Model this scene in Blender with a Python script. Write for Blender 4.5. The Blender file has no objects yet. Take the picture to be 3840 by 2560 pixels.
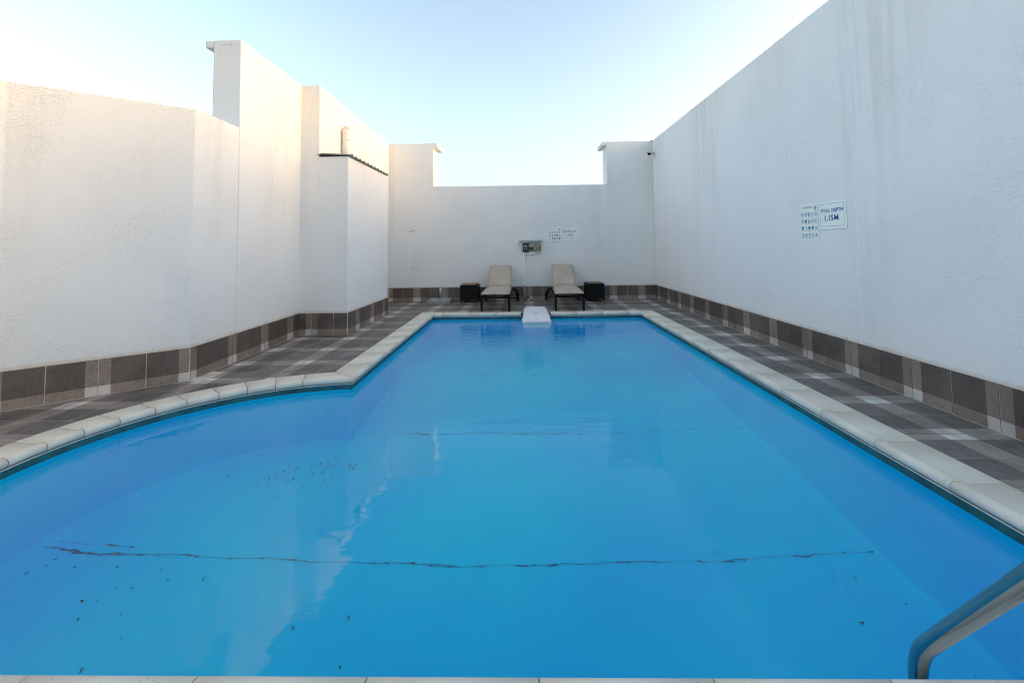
import bpy, bmesh, math, random
from mathutils import Vector, Matrix, noise
rnd = random.Random(7)
S = bpy.context.scene
COL = S.collection
R = math.radians

# ------------------------------------------------------------------ camera
cam_d = bpy.data.cameras.new('camera'); cam = bpy.data.objects.new('camera', cam_d); COL.objects.link(cam)
yaw, pitch, roll = 0.0196, 0.0551, 0.0143
Rz = Matrix.Rotation(yaw, 3, 'Z'); Rx = Matrix.Rotation(pitch, 3, 'X'); Ry = Matrix.Rotation(roll, 3, 'Y')
rot = Rz @ Rx @ Ry @ Matrix.Rotation(R(90), 3, 'X')
cam.matrix_world = Matrix.Translation((0, 0, 1.3535)) @ rot.to_4x4()
cam_d.sensor_fit = 'HORIZONTAL'; cam_d.sensor_width = 36.0
cam_d.lens = 36.0 * 1674.0 / 3840.0
cam_d.shift_x = (1920 - 1917.3) / 3840; cam_d.shift_y = (829.9 - 1280) / 3840
cam_d.clip_start = 0.05; cam_d.clip_end = 5000
S.camera = cam

# ------------------------------------------------------------------ sky, sun, exposure
SUN_EL, SUN_AZ = R(1.2), R(-1.0)            # azimuth measured from +X towards +Y
W = bpy.data.worlds.new('World'); S.world = W; W.use_nodes = True
nt = W.node_tree; bg = nt.nodes['Background']
sky = nt.nodes.new('ShaderNodeTexSky'); sky.sky_type = 'NISHITA'; sky.sun_disc = False
sky.sun_elevation = SUN_EL; sky.sun_rotation = R(90) - SUN_AZ
sky.altitude = 0; sky.air_density = 0.46; sky.dust_density = 5.0; sky.ozone_density = 0.23
nt.links.new(sky.outputs[0], bg.inputs[0]); bg.inputs[1].default_value = 0.15
sun_d = bpy.data.lights.new('sun', 'SUN'); sun = bpy.data.objects.new('sun', sun_d); COL.objects.link(sun)
sun_d.energy = 0.11; sun_d.angle = R(12); sun_d.color = (1.0, 0.50, 0.08)
to_sun = Vector((math.cos(SUN_AZ) * math.cos(SUN_EL), math.sin(SUN_AZ) * math.cos(SUN_EL), math.sin(SUN_EL)))
sun.rotation_euler = to_sun.to_track_quat('Z', 'Y').to_euler(); sun.location = to_sun * 40
S.view_settings.view_transform = 'Standard'; S.view_settings.look = 'None'
S.view_settings.gamma = 1.0; S.view_settings.use_curve_mapping = False
S.view_settings.exposure = 3.68
S.cycles.use_denoising = True
S.cycles.filter_width = 1.05
S.cycles.max_bounces = 20; S.cycles.diffuse_bounces = 10; S.cycles.transmission_bounces = 10; S.cycles.glossy_bounces = 6
S.cycles.caustics_refractive = True; S.cycles.caustics_reflective = True
S.cycles.sample_clamp_indirect = 12.0

# ------------------------------------------------------------------ material helpers
class NT:
    def __init__(s, name):
        s.m = bpy.data.materials.new(name); s.m.use_nodes = True; s.t = s.m.node_tree
        s.b = s.t.nodes['Principled BSDF']
    def n(s, kind, **kw):
        x = s.t.nodes.new('ShaderNode' + kind)
        for k, v in kw.items():
            if k in x.inputs: x.inputs[k].default_value = v
            else: setattr(x, k, v)
        return x
    def l(s, a, b): s.t.links.new(a, b)
    def pos(s, scale=(1, 1, 1), coord='Position'):
        if coord == 'Position': src = s.n('NewGeometry').outputs['Position']
        else: src = s.n('TexCoord').outputs['Object']
        mp = s.n('Mapping'); mp.inputs['Scale'].default_value = scale; s.l(src, mp.inputs['Vector'])
        return mp.outputs[0]
    def noise(s, vec, scale, detail=4, rough=0.55):
        x = s.n('TexNoise'); x.inputs['Scale'].default_value = scale; x.inputs['Detail'].default_value = detail
        x.inputs['Roughness'].default_value = rough
        if vec is not None: s.l(vec, x.inputs['Vector'])
        return x.outputs['Fac']
    def ramp(s, fac, a, b, c0=(0, 0, 0, 1), c1=(1, 1, 1, 1)):
        x = s.n('ValToRGB'); x.color_ramp.elements[0].position = a; x.color_ramp.elements[1].position = b
        x.color_ramp.elements[0].color = c0; x.color_ramp.elements[1].color = c1
        s.l(fac, x.inputs[0]); return x.outputs[0]
    def mix(s, fac, a, b, mode='MIX'):
        x = s.n('MixRGB', blend_type=mode)
        for i, v in ((0, fac), (1, a), (2, b)):
            if hasattr(v, 'is_output'): s.l(v, x.inputs[i])
            elif i == 0: x.inputs[0].default_value = v
            else: x.inputs[i].default_value = (*v, 1) if len(v) == 3 else v
        return x.outputs[0]
    def math(s, op, a, b=0.0):
        x = s.n('Math', operation=op)
        for i, v in ((0, a), (1, b)):
            if hasattr(v, 'is_output'): s.l(v, x.inputs[i])
            else: x.inputs[i].default_value = v
        return x.outputs[0]
    def bump(s, h, strength, dist):
        x = s.n('Bump'); x.inputs['Strength'].default_value = strength; x.inputs['Distance'].default_value = dist
        s.l(h, x.inputs['Height']); s.l(x.outputs[0], s.b.inputs['Normal']); return x
    def col(s, c):
        if hasattr(c, 'is_output'): s.l(c, s.b.inputs['Base Color'])
        else: s.b.inputs['Base Color'].default_value = (*c, 1)
    def set(s, **kw):
        for k, v in kw.items(): s.b.inputs[k.replace('_', ' ')].default_value = v
        return s

def plain(name, c, rough=0.6, metal=0.0, var=0.0, scale=20, coord='Object', bump=0.0):
    k = NT(name); k.set(Roughness=rough, Metallic=metal)
    if var:
        f = k.noise(k.pos(coord=coord), scale, 5)
        d = tuple(x * (1 - var) for x in c); u = tuple(min(1, x * (1 + var)) for x in c)
        k.col(k.ramp(f, 0.3, 0.7, (*d, 1), (*u, 1)))
        if bump: k.bump(f, 0.5, bump)
    else: k.col(c)
    return k.m

def stucco(name, worm=1.0, streak=0.42, base=(0.82, 0.81, 0.79)):
    k = NT(name); k.set(Roughness=0.92); k.b.inputs['Specular IOR Level'].default_value = 0.15
    p = k.pos()
    fine = k.noise(p, 75, 6, 0.65)
    wm = k.noise(k.pos((1, 1, 1.5)), 24, 3, 0.5)
    wm = k.ramp(k.math('ABSOLUTE', k.math('SUBTRACT', wm, 0.5)), 0.005, 0.05)      # wormy float ridges
    patch = k.ramp(k.noise(p, 1.1, 3), 0.42, 0.62)
    blob = k.ramp(k.noise(k.pos((34, 34, 80)), 1.0, 2, 0.4), 0.57, 0.64)
    h = k.math('ADD', k.math('MULTIPLY', fine, 0.55), k.math('MULTIPLY', k.math('MULTIPLY', blob, patch), 0.8 * worm))
    h = k.math('ADD', h, k.math('MULTIPLY', k.math('MULTIPLY', wm, patch), 0.16 * worm))
    k.bump(h, 0.7, 0.0065)
    # dirt: rain streaks below the tops, faint blotches, brown line over the skirting
    zpos = k.n('SeparateXYZ'); k.l(k.n('NewGeometry').outputs['Position'], zpos.inputs[0]); z = zpos.outputs['Z']
    st = k.math('MULTIPLY', k.ramp(k.noise(k.pos((7.0, 7.0, 0.35)), 1.0, 5, 0.65), 0.42, 0.72), k.ramp(k.noise(k.pos((1.3, 1.3, 0.12)), 1.0, 2), 0.46, 0.66))
    mr = k.n('MapRange'); k.l(z, mr.inputs['Value']); mr.inputs['From Min'].default_value = 0.9; mr.inputs['From Max'].default_value = 3.6
    mr.inputs['To Min'].default_value = 0.22; mr.inputs['To Max'].default_value = 1.0
    f1 = k.math('MULTIPLY', k.math('MULTIPLY', st, mr.outputs[0]), streak)
    blot = k.math('MULTIPLY', k.ramp(k.noise(p, 0.8, 5, 0.6), 0.45, 0.8), 0.14)
    c = k.mix(f1, base, (0.55, 0.475, 0.385))
    c = k.mix(blot, c, (0.60, 0.53, 0.44))
    lo = k.n('MapRange'); k.l(k.math('ADD', z, k.math('MULTIPLY', k.noise(p, 9, 4), 0.05)), lo.inputs['Value'])
    lo.inputs['From Min'].default_value = 0.405; lo.inputs['From Max'].default_value = 0.355
    c = k.mix(k.math('MULTIPLY', lo.outputs[0], 0.75), c, (0.60, 0.47, 0.33))
    c = k.mix(k.math('MULTIPLY', k.ramp(k.noise(p, 55, 3), 0.62, 0.72), 0.10), c, (0.45, 0.40, 0.33))
    k.col(c)
    return k.m

def tilemat(name, c, streak=0.35, rough=0.42, speck=0.0, coord='Position', grain=(26, 5, 26)):
    k = NT(name); k.set(Roughness=rough)
    p = k.pos(coord=coord)
    a = k.noise(k.pos(grain, coord), 1.0, 6, 0.7); b = k.noise(p, 3.0, 4)
    lo = tuple(x * (1 - streak) for x in c); hi = tuple(x * (1 + streak) for x in c)
    cc = k.ramp(a, 0.3, 0.72, (*lo, 1), (*hi, 1))
    cc = k.mix(k.math('MULTIPLY', k.ramp(b, 0.42, 0.68), 0.5), cc, tuple(min(1, x * 1.6 + 0.02) for x in c))
    if speck:
        s = k.ramp(k.noise(p, 160, 3, 0.7), 0.53, 0.68)
        cc = k.mix(k.math('MULTIPLY', s, speck), cc, tuple(min(1, x * 2.3) for x in c))
    oi = k.n('ObjectInfo'); v = k.n('MapRange'); k.l(oi.outputs['Random'], v.inputs['Value'])
    v.inputs['To Min'].default_value = 0.78; v.inputs['To Max'].default_value = 1.22
    hs = k.n('HueSaturation'); k.l(v.outputs[0], hs.inputs['Value']); k.l(cc, hs.inputs['Color'])
    k.col(hs.outputs[0])
    k.bump(a, 0.25, 0.002)
    rr = k.n('MapRange'); k.l(b, rr.inputs['Value']); rr.inputs['To Min'].default_value = rough - 0.1; rr.inputs['To Max'].default_value = rough + 0.2
    k.l(rr.outputs[0], k.b.inputs['Roughness'])
    return k.m

def coping_mat(name, c):
    k = NT(name); k.set(Roughness=0.62)
    p = k.pos()
    v = k.n('TexVoronoi'); v.inputs['Scale'].default_value = 85; k.l(p, v.inputs['Vector'])
    pit = k.math('LESS_THAN', v.outputs['Distance'], 0.17)
    keep = k.ramp(k.noise(p, 11, 3), 0.46, 0.58)
    pit = k.math('MULTIPLY', pit, keep)
    d = k.ramp(k.noise(p, 2.6, 5, 0.65), 0.4, 0.75)
    cc = k.mix(k.math('MULTIPLY', d, 0.45), c, (0.60, 0.53, 0.41))
    oi = k.n('ObjectInfo'); cc = k.mix(k.math('MULTIPLY', oi.outputs['Random'], 0.25), cc, (0.66, 0.62, 0.53))
    cc = k.mix(k.math('MULTIPLY', pit, 0.75), cc, (0.25, 0.19, 0.13))
    k.col(cc)
    k.bump(k.math('ADD', k.math('MULTIPLY', pit, -1.0), k.math('MULTIPLY', k.noise(p, 120, 3), 0.5)), 0.4, 0.002)
    return k.m

def liner_mat():
    k = NT('pool_liner'); k.set(Roughness=0.6); k.b.inputs['Specular IOR Level'].default_value = 0.08
    p = k.pos()
    f = k.ramp(k.noise(p, 0.55, 4, 0.5), 0.3, 0.7)
    cc = k.mix(f, (0.0, 0.61, 0.97), (0.0, 0.82, 0.99))
    sc = k.ramp(k.noise(k.pos((1.2, 7, 1)), 1.0, 5, 0.7), 0.62, 0.8)
    cc = k.mix(k.math('MULTIPLY', sc, 0.12), cc, (0.01, 0.25, 0.5))
    k.col(cc)
    k.bump(k.noise(p, 2.3, 4), 0.2, 0.02)
    return k.m

def water_mat():
    k = NT('pool_water'); k.set(Roughness=0.0, IOR=1.26); k.b.inputs['Transmission Weight'].default_value = 1.0
    k.col((0.98, 1.0, 1.0))
    p = k.pos((1, 1.6, 1))
    big = k.noise(p, 0.9, 2, 0.5)
    mid = k.noise(k.pos((3.4, 8.5, 1)), 1.0, 3, 0.55)
    # ripples fan out from the filter unit at the far end and die towards the camera
    sp = k.n('SeparateXYZ'); k.l(k.n('NewGeometry').outputs['Position'], sp.inputs[0])
    dx = k.math('SUBTRACT', sp.outputs['X'], 0.0); dy = k.math('SUBTRACT', sp.outputs['Y'], 7.6)
    d2 = k.math('ADD', k.math('MULTIPLY', k.math('MULTIPLY', dx, dx), 0.8), k.math('MULTIPLY', k.math('MULTIPLY', dy, dy), 0.35))
    fall = k.math('DIVIDE', 1.0, k.math('ADD', 1.0, d2))
    h = k.math('ADD', k.math('MULTIPLY', big, 0.045), k.math('MULTIPLY', k.math('MULTIPLY', mid, fall), 0.050))
    h = k.math('ADD', h, k.math('MULTIPLY', mid, 0.008))
    k.bump(h, 1.0, 0.16)
    return k.m

def wicker(name):
    k = NT(name); k.set(Roughness=0.6); k.b.inputs['Specular IOR Level'].default_value = 0.2
    p = k.pos(coord='Object')
    w = k.n('TexWave'); w.inputs['Scale'].default_value = 28; w.bands_direction = 'Z'; w.inputs['Distortion'].default_value = 1.5; k.l(p, w.inputs['Vector'])
    w2 = k.n('TexWave'); w2.inputs['Scale'].default_value = 22; w2.bands_direction = 'DIAGONAL'; k.l(p, w2.inputs['Vector'])
    h = k.math('MULTIPLY', w.outputs['Fac'], w2.outputs['Fac'])
    k.col(k.ramp(h, 0.1, 0.8, (0.003, 0.003, 0.003, 1), (0.014, 0.012, 0.012, 1))); k.bump(h, 0.6, 0.004)
    return k.m

def fabric(name):
    k = NT(name); k.set(Roughness=0.95)
    p = k.pos(coord='Object')
    f = k.ramp(k.noise(p, 4, 5, 0.6), 0.3, 0.75, (0.43, 0.355, 0.28, 1), (0.55, 0.465, 0.375, 1))
    st = k.ramp(k.noise(p, 2.0, 4, 0.6), 0.55, 0.75)
    k.col(k.mix(k.math('MULTIPLY', st, 0.3), f, (0.33, 0.27, 0.21)))
    k.bump(k.math('ADD', k.noise(p, 300, 2), k.math('MULTIPLY', k.noise(p, 6, 3), 3.0)), 0.4, 0.006)
    return k.m

M = dict(
    stucco=stucco('white_render', 0.8), stucco_wet=stucco('rain_streaked_render', 0.9, 0.68), stucco_rough=stucco('rough_white_render', 1.25),
    patch=plain('plaster_patch', (0.845, 0.835, 0.82), 0.9, var=0.05, scale=12, coord='Position', bump=0.004),
    crack=plain('old_crack', (0.62, 0.54, 0.45), 0.95, var=0.2, scale=30, coord='Position'),
    f_dark=tilemat('slate_tile', (0.125, 0.106, 0.096), 0.55, 0.42), f_band=tilemat('taupe_band', (0.235, 0.198, 0.172), 0.35, 0.45, 0.25),
    f_white=tilemat('pale_square', (0.50, 0.46, 0.42), 0.08, 0.45),
    s_dark=tilemat('brown_skirting', (0.088, 0.068, 0.057), 0.35, 0.38, 0.15, grain=(40, 40, 40)), s_band=tilemat('fleck_band', (0.195, 0.152, 0.125), 0.45, 0.42, 0.55, grain=(60, 60, 60)),
    s_white=tilemat('pale_skirting_square', (0.47, 0.435, 0.405), 0.08, 0.42, grain=(30, 30, 30)),
    tile_edge=plain('tile_edge', (0.16, 0.13, 0.11), 0.7),
    grout=plain('grout', (0.62, 0.55, 0.46), 0.9, var=0.25, scale=6, coord='Position'),
    coping=coping_mat('cream_coping', (0.81, 0.745, 0.63)),
    joint=plain('coping_joint', (0.30, 0.24, 0.18), 0.9, var=0.3, scale=25, coord='Position'),
    track=plain('liner_track', (0.62, 0.58, 0.52), 0.5, var=0.15, scale=8, coord='Position'),
    liner=liner_mat(), water=water_mat(),
    seam=plain('seam_algae', (0.0, 0.20, 0.30), 0.8, var=0.6, scale=30, coord='Position'),
    algae=plain('dark_algae', (0.0, 0.10, 0.09), 0.8, var=0.6, scale=40, coord='Position'),
    teal_band=plain('waterline_teal', (0.010, 0.105, 0.125), 0.7, var=0.4, scale=9, coord='Position'),
    steel=plain('polished_steel', (0.30, 0.34, 0.36), 0.12, 1.0),
    black=plain('black_metal', (0.005, 0.005, 0.006), 0.55, var=0.3, scale=30), wick=wicker('dark_wicker'), fab=fabric('beige_canvas'),
    rubber=plain('black_rubber', (0.015, 0.015, 0.016), 0.7), chrome=plain('chrome', (0.75, 0.76, 0.78), 0.2, 1.0),
    wood=plain('worn_brown_board', (0.26, 0.17, 0.11), 0.6, var=0.4, scale=9), concrete=plain('grey_concrete', (0.31, 0.31, 0.30), 0.9, var=0.25, scale=25, bump=0.004),
    galv=plain('galvanised_tube', (0.42, 0.43, 0.45), 0.45, 0.8, var=0.1),
    plastic=plain('white_plastic', (0.78, 0.78, 0.79), 0.35), plastic_d=plain('shadow_slot', (0.08, 0.08, 0.09), 0.6),
    pvc=plain('cream_pvc', (0.74, 0.70, 0.66), 0.5, var=0.06, scale=10), trunk=plain('white_trunking', (0.88, 0.87, 0.86), 0.5, var=0.06, scale=15),
    sheet=plain('weathered_sheet', (0.20, 0.22, 0.22), 0.55, 0.4, var=0.25, scale=14), canopy=plain('bluish_sheet_metal', (0.36, 0.40, 0.44), 0.4, 0.6, var=0.15),
    navy=plain('navy_enclosure', (0.022, 0.026, 0.055), 0.4), yellow=plain('yellowed_plastic', (0.60, 0.53, 0.30), 0.45, var=0.1),
    smoke=plain('smoked_window', (0.055, 0.075, 0.05), 0.12, var=0.5, scale=25), smoke2=plain('clouded_window', (0.17, 0.18, 0.145), 0.2, var=0.25, scale=30),
    paleplate=plain('pale_plate', (0.72, 0.69, 0.50), 0.5), blueplate=plain('blue_plate', (0.03, 0.04, 0.16), 0.4), sticker=plain('sticker', (0.75, 0.77, 0.8), 0.5),
    grey_flex=plain('grey_flexible_pipe', (0.22, 0.23, 0.25), 0.6, var=0.2, scale=40), foam=plain('rusty_foam', (0.24, 0.10, 0.035), 0.9, var=0.5, scale=30),
    board=plain('sign_board', (0.84, 0.865, 0.79), 0.4, var=0.05, scale=6), ink=plain('blue_ink', (0.012, 0.105, 0.33), 0.5), ink2=plain('teal_ink', (0.02, 0.20, 0.32), 0.5),
    ink_d=plain('dark_ink', (0.03, 0.06, 0.12), 0.5), sky_ink=plain('cyan_ink', (0.06, 0.33, 0.52), 0.5),
    sand=plain('sandy_ground', (0.36, 0.30, 0.23), 0.95, var=0.2, scale=0.4, coord='Position'),
    lens=plain('camera_lens', (0.008, 0.008, 0.01), 0.1), smudge=plain('pencil_marks', (0.38, 0.39, 0.42), 0.9),
)

for k_ in ('black', 'rubber', 'lens'): M[k_].node_tree.nodes['Principled BSDF'].inputs['Specular IOR Level'].default_value = 0.15

# ------------------------------------------------------------------ mesh helpers
class MB:
    def __init__(s): s.v = []; s.f = []; s.m = []; s.sm = []
    def add(s, vs, fs, mi=0, smooth=False):
        o = len(s.v); s.v += [tuple(p) for p in vs]
        for f in fs: s.f.append([o + i for i in f]); s.m.append(mi); s.sm.append(smooth)
        return s
    def box(s, lo, hi, mi=0):
        x0, y0, z0 = lo; x1, y1, z1 = hi
        return s.add([(x0, y0, z0), (x1, y0, z0), (x1, y1, z0), (x0, y1, z0), (x0, y0, z1), (x1, y0, z1), (x1, y1, z1), (x0, y1, z1)],
                     [(0, 3, 2, 1), (4, 5, 6, 7), (0, 1, 5, 4), (1, 2, 6, 5), (2, 3, 7, 6), (3, 0, 4, 7)], mi)
    def hexa(s, a, b, mi=0):      # two matching quads
        return s.add(list(a) + list(b), [(0, 3, 2, 1), (4, 5, 6, 7), (0, 1, 5, 4), (1, 2, 6, 5), (2, 3, 7, 6), (3, 0, 4, 7)], mi)
    def loft(s, rings, mi=0, smooth=False, caps=True, closed=True):
        n = len(rings[0]); vs = [p for r in rings for p in r]; fs = []
        for i in range(len(rings) - 1):
            for j in range(n if closed else n - 1):
                k = (j + 1) % n; fs.append((i * n + j, i * n + k, (i + 1) * n + k, (i + 1) * n + j))
        s.add(vs, fs, mi, smooth)
        if caps:
            s.add(rings[0], [tuple(range(n - 1, -1, -1))], mi); s.add(rings[-1], [tuple(range(n))], mi)
        return s
    def tube(s, path, r, n=12, mi=0, caps=True):
        path = [Vector(p) for p in path]; rings = []; up = Vector((0.13, 0.31, 0.94)).normalized()
        rr = r if isinstance(r, (list, tuple)) else [r] * len(path)
        for i, p in enumerate(path):
            t = (path[min(i + 1, len(path) - 1)] - path[max(i - 1, 0)]).normalized()
            a = t.cross(up)
            if a.length < 1e-3: a = t.cross(Vector((1, 0, 0)))
            a.normalize(); b = a.cross(t).normalized(); up = b
            rings.append([p + (a * math.cos(q) + b * math.sin(q)) * rr[i] for q in [2 * math.pi * j / n for j in range(n)]])
        return s.loft(rings, mi, True, caps)
    def disc(s, c, r, axis, h, n=16, mi=0):
        axis = Vector(axis).normalized(); c = Vector(c)
        return s.tube([c - axis * h / 2, c + axis * h / 2], r, n, mi)
    def build(s, name, mats, parent=None, bevel=0, seg=2, merge=True, **props):
        me = bpy.data.meshes.new(name); me.from_pydata(s.v, [], s.f)
        for m in (mats if isinstance(mats, (list, tuple)) else [mats]): me.materials.append(m)
        me.polygons.foreach_set('material_index', s.m); me.polygons.foreach_set('use_smooth', s.sm)
        bm = bmesh.new(); bm.from_mesh(me)
        if merge: bmesh.ops.remove_doubles(bm, verts=bm.verts, dist=1e-5)
        bmesh.ops.recalc_face_normals(bm, faces=bm.faces)
        if bevel:
            bmesh.ops.bevel(bm, geom=[e for e in bm.edges if len(e.link_faces) == 2 and e.calc_face_angle(0) > 0.5], offset=bevel, segments=seg, profile=0.6, affect='EDGES', clamp_overlap=True)
        bm.to_mesh(me); bm.free()
        return link(name, me, parent, **props)

def link(name, me, parent=None, **props):
    o = bpy.data.objects.new(name, me); COL.objects.link(o)
    if parent: o.parent = parent
    for k, v in props.items(): o[k] = v
    return o
def thing(name, label, cat, loc=(0, 0, 0), rz=0.0, group=None):
    o = bpy.data.objects.new(name, None); COL.objects.link(o); o.location = loc; o.rotation_euler = (0, 0, rz)
    o.empty_display_size = 0.1; o['label'] = label; o['category'] = cat
    if group: o['group'] = group
    return o
def dup(root, loc, rz, label, group):
    c = root.copy(); COL.objects.link(c); c.location = loc; c.rotation_euler = (0, 0, rz); c['label'] = label; c['group'] = group
    for ch in list(root.children):
        d = ch.copy(); COL.objects.link(d); d.parent = c
        for g in list(ch.children):
            e = g.copy(); COL.objects.link(e); e.parent = d
    return c
def seg_pts(a, b, step):
    n = max(1, int((Vector(b) - Vector(a)).length / step)); return [Vector(a).lerp(Vector(b), i / n) for i in range(n)]
def plan_prism(mb, pts, z0, z1, jit=0.004, step=0.22):
    """vertical solid over a plan outline; the top edge wanders a little as hand-rendered walls do"""
    P = []
    for i, a in enumerate(pts): P += seg_pts(a, pts[(i + 1) % len(pts)], step)
    lo = [(p.x, p.y, z0) for p in P]
    hi = [(p.x, p.y, z1 + jit * (noise.noise(Vector((p.x * 3.1, p.y * 3.1, 5))) + 0.5 * noise.noise(Vector((p.x * 11, p.y * 11, 2))))) for p in P]
    n = len(P)
    mb.add(lo + hi, [(i, (i + 1) % n, n + (i + 1) % n, n + i) for i in range(n)] + [tuple(range(n, 2 * n)), tuple(range(n - 1, -1, -1))])
    return mb

# ------------------------------------------------------------------ plan of the place
XR, YB = 3.345, 11.22
XC, YC, T, P = 2.992, 3.256, 0.35, 0.70       # tile grid: crosses at XC+k*P, YC+n*P
PX0, PX1, PY0, PY1 = -1.742, 2.345, 1.472, 8.935   # nose line of the pool edge
AC, AR = Vector((-1.635, 2.94)), 1.705        # centre and radius of the round bay
ang0 = math.acos((PX0 - AC.x) / AR); AY1 = AC.y + AR * math.sin(ang0)
ang1 = 2 * math.pi - math.acos(-math.sqrt(1 - ((PY0 - AC.y) / AR) ** 2)); AX1 = AC.x + AR * math.cos(ang1)
ZW, ZF, CW = -0.092, -1.30, 0.305

def pool_outline(off, n=40):
    r = AR + off
    a0 = math.acos((PX0 - off - AC.x) / r); a1 = math.pi + math.asin((AC.y - (PY0 - off)) / r)
    pts = [Vector((PX1 + off, PY0 - off)), Vector((PX1 + off, PY1 + off)), Vector((PX0 - off, PY1 + off))]
    pts += [AC + Vector((math.cos(a0 + (a1 - a0) * i / n), math.sin(a0 + (a1 - a0) * i / n))) * r for i in range(n + 1)]
    return pts

# ------------------------------------------------------------------ ground
g = MB()
X0, X1, Y0_, Y1_, B = -4.83, 3.6, -2.5, 11.72, 2500
for (a, b, c, d) in ((-B, -B, B, Y0_), (-B, Y1_, B, B), (-B, Y0_, X0, Y1_), (X1, Y0_, B, Y1_)):
    g.add([(a, b, -0.06), (c, b, -0.06), (c, d, -0.06), (a, d, -0.06)], [(0, 1, 2, 3)])
g.build('ground', M['sand'], kind='structure', label='pale sandy ground spreading outside the courtyard walls', category='ground')

# ------------------------------------------------------------------ deck bed and tiles
bm = bmesh.new()
def loop(pts, z):
    vs = [bm.verts.new((p[0], p[1], z)) for p in pts]
    return [bm.edges.new((vs[i], vs[(i + 1) % len(vs)])) for i in range(len(vs))]
es = loop([(-4.82, -2.5), (3.59, -2.5), (3.59, 11.7), (-4.82, 11.7)], -0.0018) + loop(pool_outline(0.12), -0.0018)
bmesh.ops.triangle_fill(bm, use_beauty=True, use_dissolve=False, edges=es)
for f in bm.faces:
    if f.normal.z < 0: f.normal_flip()
me = bpy.data.meshes.new('deck'); bm.to_mesh(me); bm.free(); me.materials.append(M['grout'])
deck = link('deck', me, kind='structure', label='brown plaid tiled pool deck with pale cross squares', category='deck')

def tile_mesh(name, mats, vertical_h=None, poly_clip=None, org=(0, 0), flip=(0, 0)):
    """one square tile, white corner at local origin (mirrored by flip); returns mesh. Clip by half-planes (a,b,c): a*x+b*y>=c in world xy."""
    w, gap, th, bz = 0.09, 0.0034, 0.012, 0.0012
    hgt = vertical_h or T
    xs = [gap, w, T - gap]; ys = [gap, w, hgt - (gap if not vertical_h else 0)]
    def mx(x): return (T - x) if flip[0] else x
    def my(y): return (T - y) if flip[1] else y
    m = MB()
    for i in (0, 1):
        for j in (0, 1):
            q = [(xs[i], ys[j]), (xs[i + 1], ys[j]), (xs[i + 1], ys[j + 1]), (xs[i], ys[j + 1])]
            q = [(mx(x) + org[0], my(y) + org[1]) for x, y in q]
            for (a, b, c) in (poly_clip or []):
                r = []
                for k in range(len(q)):
                    p0, p1 = q[k], q[(k + 1) % len(q)]; d0, d1 = a * p0[0] + b * p0[1] - c, a * p1[0] + b * p1[1] - c
                    if d0 >= 0: r.append(p0)
                    if (d0 >= 0) != (d1 >= 0):
                        t = d0 / (d0 - d1); r.append((p0[0] + (p1[0] - p0[0]) * t, p0[1] + (p1[1] - p0[1]) * t))
                q = r
                if len(q) < 3: break
            if len(q) < 3: continue
            mi = 2 if (i, j) == (0, 0) else (0 if (i, j) == (1, 1) else 1)
            m.add([(x, y, 0) for x, y in q], [tuple(range(len(q)))], mi)
    if not m.v: return None
    me = bpy.data.meshes.new(name); me.from_pydata(m.v, [], m.f)
    for mm in mats: me.materials.append(mm)
    me.polygons.foreach_set('material_index', m.m)
    bm = bmesh.new(); bm.from_mesh(me); bmesh.ops.remove_doubles(bm, verts=bm.verts, dist=1e-4)
    bmesh.ops.recalc_face_normals(bm, faces=bm.faces)
    for f in bm.faces:
        if f.normal.z < 0: f.normal_flip()
    bd = [e for e in bm.edges if e.is_boundary]
    r = bmesh.ops.extrude_edge_only(bm, edges=bd)
    for v in [x for x in r['geom'] if isinstance(x, bmesh.types.BMVert)]: v.co.z = -th
    for f in bm.faces:
        if abs(f.normal.z) < 0.5: f.material_index = 3
    bm.to_mesh(me); bm.free(); return me
FM = [M['f_dark'], M['f_band'], M['f_white'], M['tile_edge']]
SM = [M['s_dark'], M['s_band'], M['s_white'], M['tile_edge']]
FT = {(a, b): tile_mesh('paving_tile', FM, flip=(a, b)) for a in (0, 1) for b in (0, 1)}
ntile = 0
def lay(x, y, fx, fy, clip=None):
    global ntile; ntile += 1
    if clip: 
        me = tile_mesh('paving_tile', FM, None, clip, (x, y), (fx, fy))
        if me is None: return
        o = link('paving_tile', me, deck); o.location.z = rnd.uniform(-0.0006, 0.0006)
    else:
        o = link('paving_tile', FT[(fx, fy)], deck); o.location = (x, y, rnd.uniform(-0.0006, 0.0006))
YS = 9.06
def col_i(i): return XC + i * T, (i % 2)       # cell i spans [XC+iT, XC+(i+1)T]; odd cells have the cross on the far edge
for m_ in range(-4, 17):                       # side strips on the main grid
    y = YC + m_ * T; fy = m_ % 2
    if y > YS - 0.03: continue
    top = [(0, -1, -(YS - 0.002))] if y + T > YS else []
    for i in (-1, 0): lay(*[col_i(i)[0], y], col_i(i)[1], fy, top or None)
    for i in range(-22, -13):
        x, fx = col_i(i); cx, cy = x + T / 2, y + T / 2
        wallx = -3.5 if y > 4.67 else -3.475 - (4.668 - cy) * 1.16
        if y > 7.06: wallx = -2.73
        if x + T < wallx + 0.01: continue
        if x > -1.95: continue
        clip = list(top)
        d = Vector((cx, cy)) - AC
        if cy < AY1 + 0.4:
            if d.length < AR + CW - 0.10: continue
            n = d.normalized(); c = n.dot(AC) + AR + 0.13
            if min(n.dot(Vector((x + a * T, y + b * T))) for a in (0, 1) for b in (0, 1)) < c: clip.append((n.x, n.y, c))
        lay(x, y, fx, fy, clip or None)
for r_ in range(7):                            # far end, its own rows
    y = YS + r_ * T; fy = 0 if r_ % 2 else 1
    for i in range(-19, 1):
        x, fx = col_i(i)
        if x + T < -3.33: continue
        lay(x, y, fx, fy)

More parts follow.
